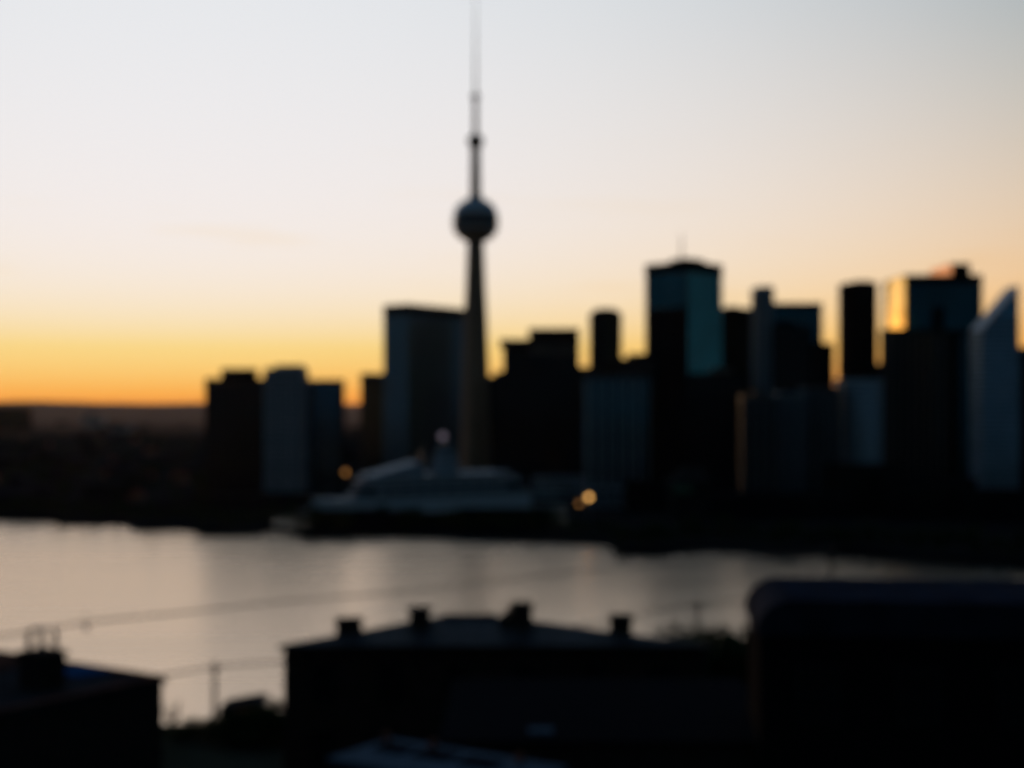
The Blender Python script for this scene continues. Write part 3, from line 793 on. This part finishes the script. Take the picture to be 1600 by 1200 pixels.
# local x along the far edge towards the right corner, local y away from the viewer
ca, sa = math.cos(math.atan2(-6.0, 9.0)), math.sin(math.atan2(-6.0, 9.0))
def la(x, y): x -= -22.6; y -= 57.5; return (x*ca+y*sa, -x*sa+y*ca)
cx0, cy0 = la(-14.7, 60.0)
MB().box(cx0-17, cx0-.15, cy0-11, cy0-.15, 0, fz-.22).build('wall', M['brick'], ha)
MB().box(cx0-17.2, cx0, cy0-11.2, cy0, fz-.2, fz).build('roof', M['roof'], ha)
MB().ring([(cx0-17.1,cy0-11.1),(cx0-.1,cy0-11.1),(cx0-.1,cy0-.1),(cx0-17.1,cy0-.1)],[(cx0-16.9,cy0-10.9),(cx0-.3,cy0-10.9),(cx0-.3,cy0-.3),(cx0-16.9,cy0-.3)], fz+.003, fz+.10).build('roof_kerb', M['tile'], ha)
x_, y_ = la(*XD(135, 61.2)); MB().box(x_-1.1, x_+1.0, y_-1.2, y_+0.5, fz+.005, fz+.14).build('tarpaulin', M['tarp'], ha)
x_, y_ = la(*XD(15, 63)); MB().prism([(x_-2.5,y_-1.5),(x_+.9,y_-1.5),(x_+.9,y_+1.2),(x_-2.5,y_+1.2)], fz+.005, fz+.55, [(x_-2.0,y_-.2),(x_+.4,y_-.2),(x_+.4,y_+.1),(x_-2.0,y_+.1)]).build('tiled_lantern', M['tile'], ha)
x_, y_ = la(*XD(66, 58)); zt = ZD(1017, 58)-50
ch = MB().box(x_-.72, x_+.72, y_-.6, y_+.6, fz+.01, zt-.2).build('chimney', M['brick'], ha)
MB().box(x_-.8, x_+.8, y_-.68, y_+.68, zt-.195, zt).build('chimney_cap', M['brick'], ch)
zp = ZD(984, 58)-50
u = Vector((ca, -sa))   # picture-right in local axes
for o_ in (-.55, -.02, .55):
    MB().tube([(x_+u.x*o_, y_+u.y*o_, zt+.003), (x_+u.x*o_, y_+u.y*o_, zp)], [.12, .09], 8).build('flue_pipe', M['metal'], ch)
MB().tube([(x_-u.x*.6, y_-u.y*.6, zp-.1), (x_-u.x*.45, y_-u.y*.45, zp+.06), (x_, y_, zp+.08), (x_+u.x*.45, y_+u.y*.45, zp+.06), (x_+u.x*.6, y_+u.y*.6, zp-.1)], .05, 8).build('pipe_hoop', M['metal'], ch)
for k in range(4): window(ha, cx0-2.5-k*3.6, cy0-11.02, fz-3.2, 1.2, 1.8)
# right block with rounded metal roof
hc = thing('rounded_roof_block', 'black block with rounded zinc roof edge filling the lower right', 'building', (16.95, 51.5, 50.0), math.radians(-6))
zc_ = 68.25-50; R_ = 1.25
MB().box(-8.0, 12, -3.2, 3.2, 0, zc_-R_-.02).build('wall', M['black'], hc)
pf = []
for i in range(9):
    a = math.pi - math.pi/2*i/8; pf.append((-8.15+R_+R_*math.cos(a), zc_-R_+R_*math.sin(a)))
pf = pf + [(12.2, zc_), (12.2, zc_-R_), (-8.15+R_, zc_-R_)]
m = MB(); k_ = len(pf)
m.v = [(p[0], -3.35, p[1]) for p in pf]+[(p[0], 3.35, p[1]) for p in pf]
m.f = [tuple(reversed(range(k_))), tuple(range(k_, 2*k_))]+[(i, (i+1) % k_, k_+(i+1) % k_, k_+i) for i in range(k_)]
rfz = m.build('rounded_roof', M['zinc'], hc)
for k in range(14): MB().box(-7.0+k*1.4, -6.94+k*1.4, -3.3, 3.3, zc_+.002, zc_+.045).build('roof_seam', M['zinc'], rfz)
MB().box(10.0-2.6, 10.35-2.6, 1.4, 1.8, zc_+.003, zc_+.35).build('roof_vent', M['render'], hc)
for k in range(4): window(hc, -6+k*3.4, -3.22, zc_-4.2, 1.3, 1.8)
# small pale roof at the bottom edge
pts = [P(542, 1167, 43.4), P(612, 1152, 44.6), P(890, 1196, 41.2)]
zr = 64.5
A, B, C_ = [Vector((p.x, p.y)) for p in pts]
# rebuild on the plane z = zr
def onplane(px, py): D_ = (H-zr)*F/(py-YH); return Vector(XD(px, D_))
A, B, C_ = onplane(541, 1167), onplane(610, 1152), onplane(888, 1197)
e1 = (C_-B).normalized(); e2 = Vector((e1.y, -e1.x)) * 1.0
lw = (C_-B).length
ann = thing('pale_roofed_annex', 'small annex with pale sheet roof and dark skylights at the bottom picture edge', 'building', (B.x, B.y, 54.0), math.atan2(e1.y, e1.x))
zl = zr-54
MB().box(.2, lw-.2, -2.95, -.15, 0, zl-.16).build('wall', M['render'], ann)
MB().box(0, lw, -3.1, 0, zl-.155, zl).build('roof', M['paleroof'], ann)
for k, (a, b_) in enumerate(((.5, 1.6), (2.0, 3.2), (3.6, 4.8))):
    sk_ = MB().box(a, b_, -1.5, -.75, zl+.003, zl+.07).build('skylight', M['black'], ann)
for a in (.25, 2.05, 5.2):
    vt = MB().lathe([(.10, 0), (.10, .16), (.17, .17), (.17, .24), (.04, .30)], 12).build('roof_vent', M['tile'], ann, (a if a < lw else lw-.3, -.5, zl+.003))
# low dark lean-to with a small roof light
lt = thing('dark_outbuilding', 'black outbuilding with one small blue roof light in the lower centre', 'building', (3.2, 55.0, 52.0))
zo = ZD(1141, 51.5)-52
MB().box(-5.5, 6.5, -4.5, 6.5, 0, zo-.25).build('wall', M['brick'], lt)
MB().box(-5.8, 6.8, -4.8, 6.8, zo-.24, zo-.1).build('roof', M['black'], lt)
x_ = XD(845, 51.5)[0]-3.2
MB().box(x_-.45, x_+.45, -3.9, -3.1, zo-.095, zo+.03).build('roof_light', M['paleroof'], lt)

sd2 = thing('garden_shed', 'small black shed with sloping roof on the slope left of the middle house', 'shed', (XD(383, 93)[0], 93, 51.0))
zs_ = ZD(1090, 93)-51
MB().box(-1.35, 1.25, -1.3, 1.3, 0, zs_-.6).build('wall', M['wood'], sd2)
m = MB(); m.v = [(-1.5,-1.5,zs_-.55),(1.4,-1.5,zs_-.2),(1.4,1.5,zs_-.2),(-1.5,1.5,zs_-.55),(-1.45,-1.5,zs_-.4),(.8,-1.5,zs_),(1.4,-1.5,zs_-.15),(1.4,1.5,zs_-.15),(.8,1.5,zs_),(-1.45,1.5,zs_-.4)]
m.f = [(0,1,6,5,4),(9,8,7,2,3),(4,5,8,9),(5,6,7,8),(0,4,9,3),(1,2,7,6),(3,2,1,0)]
m.build('roof', M['roof'], sd2)
# shrubs and hedge between the houses
near_protos = [tree_proto('garden_shrub', 'dark dense garden shrub on the slope between the left and middle houses', 'shrubs on the near slope', 4.2+.4*k, 2.3+.2*k, 900, 0.22, 60+k) for k in range(3)]
nu = [False]*3
G1 = ('dark dense garden shrub on the slope between the left and middle houses', 'shrubs on the near slope')
def shrub(px, ytop, D, k, wide=1.0, lab=G1):
    x, y = XD(px, D); z0 = hillz(x, y)-.4; ht = ZD(ytop, D)-z0
    o = put_tree(near_protos, nu, x, y, z0, 1, k, *lab)
    s = ht/(4.2+.4*k); o.scale = (s*wide, s*wide, s)
for px, yt, D, k, wd in ((300,1127,92,0,1.3),(325,1114,91,1,1.2),(345,1107,91,2,1.2),(378,1106,90,0,1.3),(402,1104,90,1,1.3),(427,1100,91,2,1.3),(446,1096,91,0,1.2),(280,1132,90,2,1.4),(360,1110,89,1,1.3),(415,1108,89,0,1.4),(240,1132,88,1,1.4)):
    shrub(px, yt, D, k, wd)
G2 = ('dark hedge shrub between the middle house and the rounded zinc roof', 'hedge shrubs right of the middle house')
for px, yt, D, k in ((1105,1003,92,0),(1122,998,93,1),(1140,994,92,2),(1156,988,91,0),(1172,981,90,1),(1192,984,90,2)): shrub(px, yt, D, k, 1.5, G2)
sh = thing('bare_shrub', 'thin twiggy shrub against the water at the right wall of the left house', 'shrub', (XD(268, 86)[0], 86, ZD(1136, 86)))
rnd = random.Random(5)
for k in range(16):
    a = rnd.uniform(0, 6.3); t_ = rnd.uniform(.2, .8)
    MB().tube([(0, 0, 0), (math.cos(a)*t_*.6, math.sin(a)*t_*.6, .7), (math.cos(a)*t_, math.sin(a)*t_, 1.2+rnd.uniform(0, .55))], [.035, .025, .012], 5).build('twig', M['bark'], sh)

# ------------------------------------------------------------------ poles and cables down the hill
def cable(label, pts, r):
    out_ = []
    for (a, b_) in zip(pts, pts[1:]):
        a, b_ = Vector(a), Vector(b_)
        for i in range(12):
            t_ = i/12; p = a.lerp(b_, t_); p.z -= 0.0006*(b_-a).length**2*4*t_*(1-t_)*.4; out_.append(p)
    out_.append(Vector(pts[-1]))
    return tag(MB().tube(out_, r, 6).build('overhead_cable', M['cable']), label, 'cable', 'overhead cables')
def on_z(px, py, z): D_ = (H-z)*F/(py-YH); x, y = XD(px, D_); return Vector((x, y, z))
z2_ = 56.4
c2 = [on_z(150, 1071, z2_), on_z(335, 1042, z2_), on_z(1090, 945, z2_), on_z(1240, 925, z2_)]
cable('lower overhead cable on two wooden poles behind the middle house', [tuple(p) for p in c2], .07)
z1_ = 61.0
c1 = [on_z(-120, 1012, z1_), on_z(135, 972, z1_), on_z(420, 942, z1_), on_z(900, 893, z1_), on_z(1300, 857, z1_)]
cable('upper overhead cable crossing the water from the left picture edge', [tuple(p) for p in c1], .065)
def pole(label, p, extra=0.35):
    x, y = p.x, p.y+.09; zb = hillz(x, y)-.5
    root = thing('utility_pole', label, 'pole', (x, y, zb), group='utility poles')
    MB().tube([(0, 0, 0), (0, 0, p.z+extra-zb)], [.17, .14], 10).build('post', M['wood'], root)
    ar = MB().box(-.55, .55, .02, .12, p.z-zb-.16, p.z-zb-.06).build('cross_arm', M['wood'], root)
    for s in (-.45, 0, .45): MB().lathe([(.05, 0), (.06, .05), (.03, .10)], 8).build('insulator', M['metal'], ar, (s, .07, p.z-zb-.058))
pole('wooden utility pole against the water between the left and middle houses', c2[1])
pole('wooden utility pole against the water right of the fourth chimney', c2[2])
pole('wooden utility pole hidden low behind the left house, end of the lower cable', c2[0])
pole('wooden utility pole behind the rounded zinc roof, end of the lower cable', c2[3])
pole('tall wooden utility pole beyond the left picture edge carrying the upper cable', c1[0])
pole('tall wooden utility pole rising behind the rounded zinc roof, carrying the upper cable', c1[4])
hl = thing('hanging_lamp', 'small unlit lamp hanging on the upper cable near the left edge', 'lamp', (c1[1].x, c1[1].y, z1_-.45))
MB().tube([(0, 0, .2), (0, 0, 1.1)], .03, 6).build('hanger', M['metal'], hl)
MB().lathe([(.22, 0), (.26, .08), (.1, .25)], 14).build('lamp_shade', M['metal'], hl)

# ------------------------------------------------------------------ air
hz = bpy.data.materials.new('thin_haze'); hz.use_nodes = True
n, l = hz.node_tree.nodes, hz.node_tree.links
n.remove(n['Principled BSDF'])
pvn = n.new('ShaderNodeVolumePrincipled')
pvn.inputs['Color'].default_value = (0.75, 0.82, 0.95, 1)
pvn.inputs['Density'].default_value = 1.8e-6
pvn.inputs['Anisotropy'].default_value = 0.6
l.new(pvn.outputs[0], n['Material Output'].inputs['Volume'])
HAZE = True
if HAZE:
    tag(MB().box(-24000, 24000, -2500, 17900, -8, 460).build('haze', hz), kind='stuff')
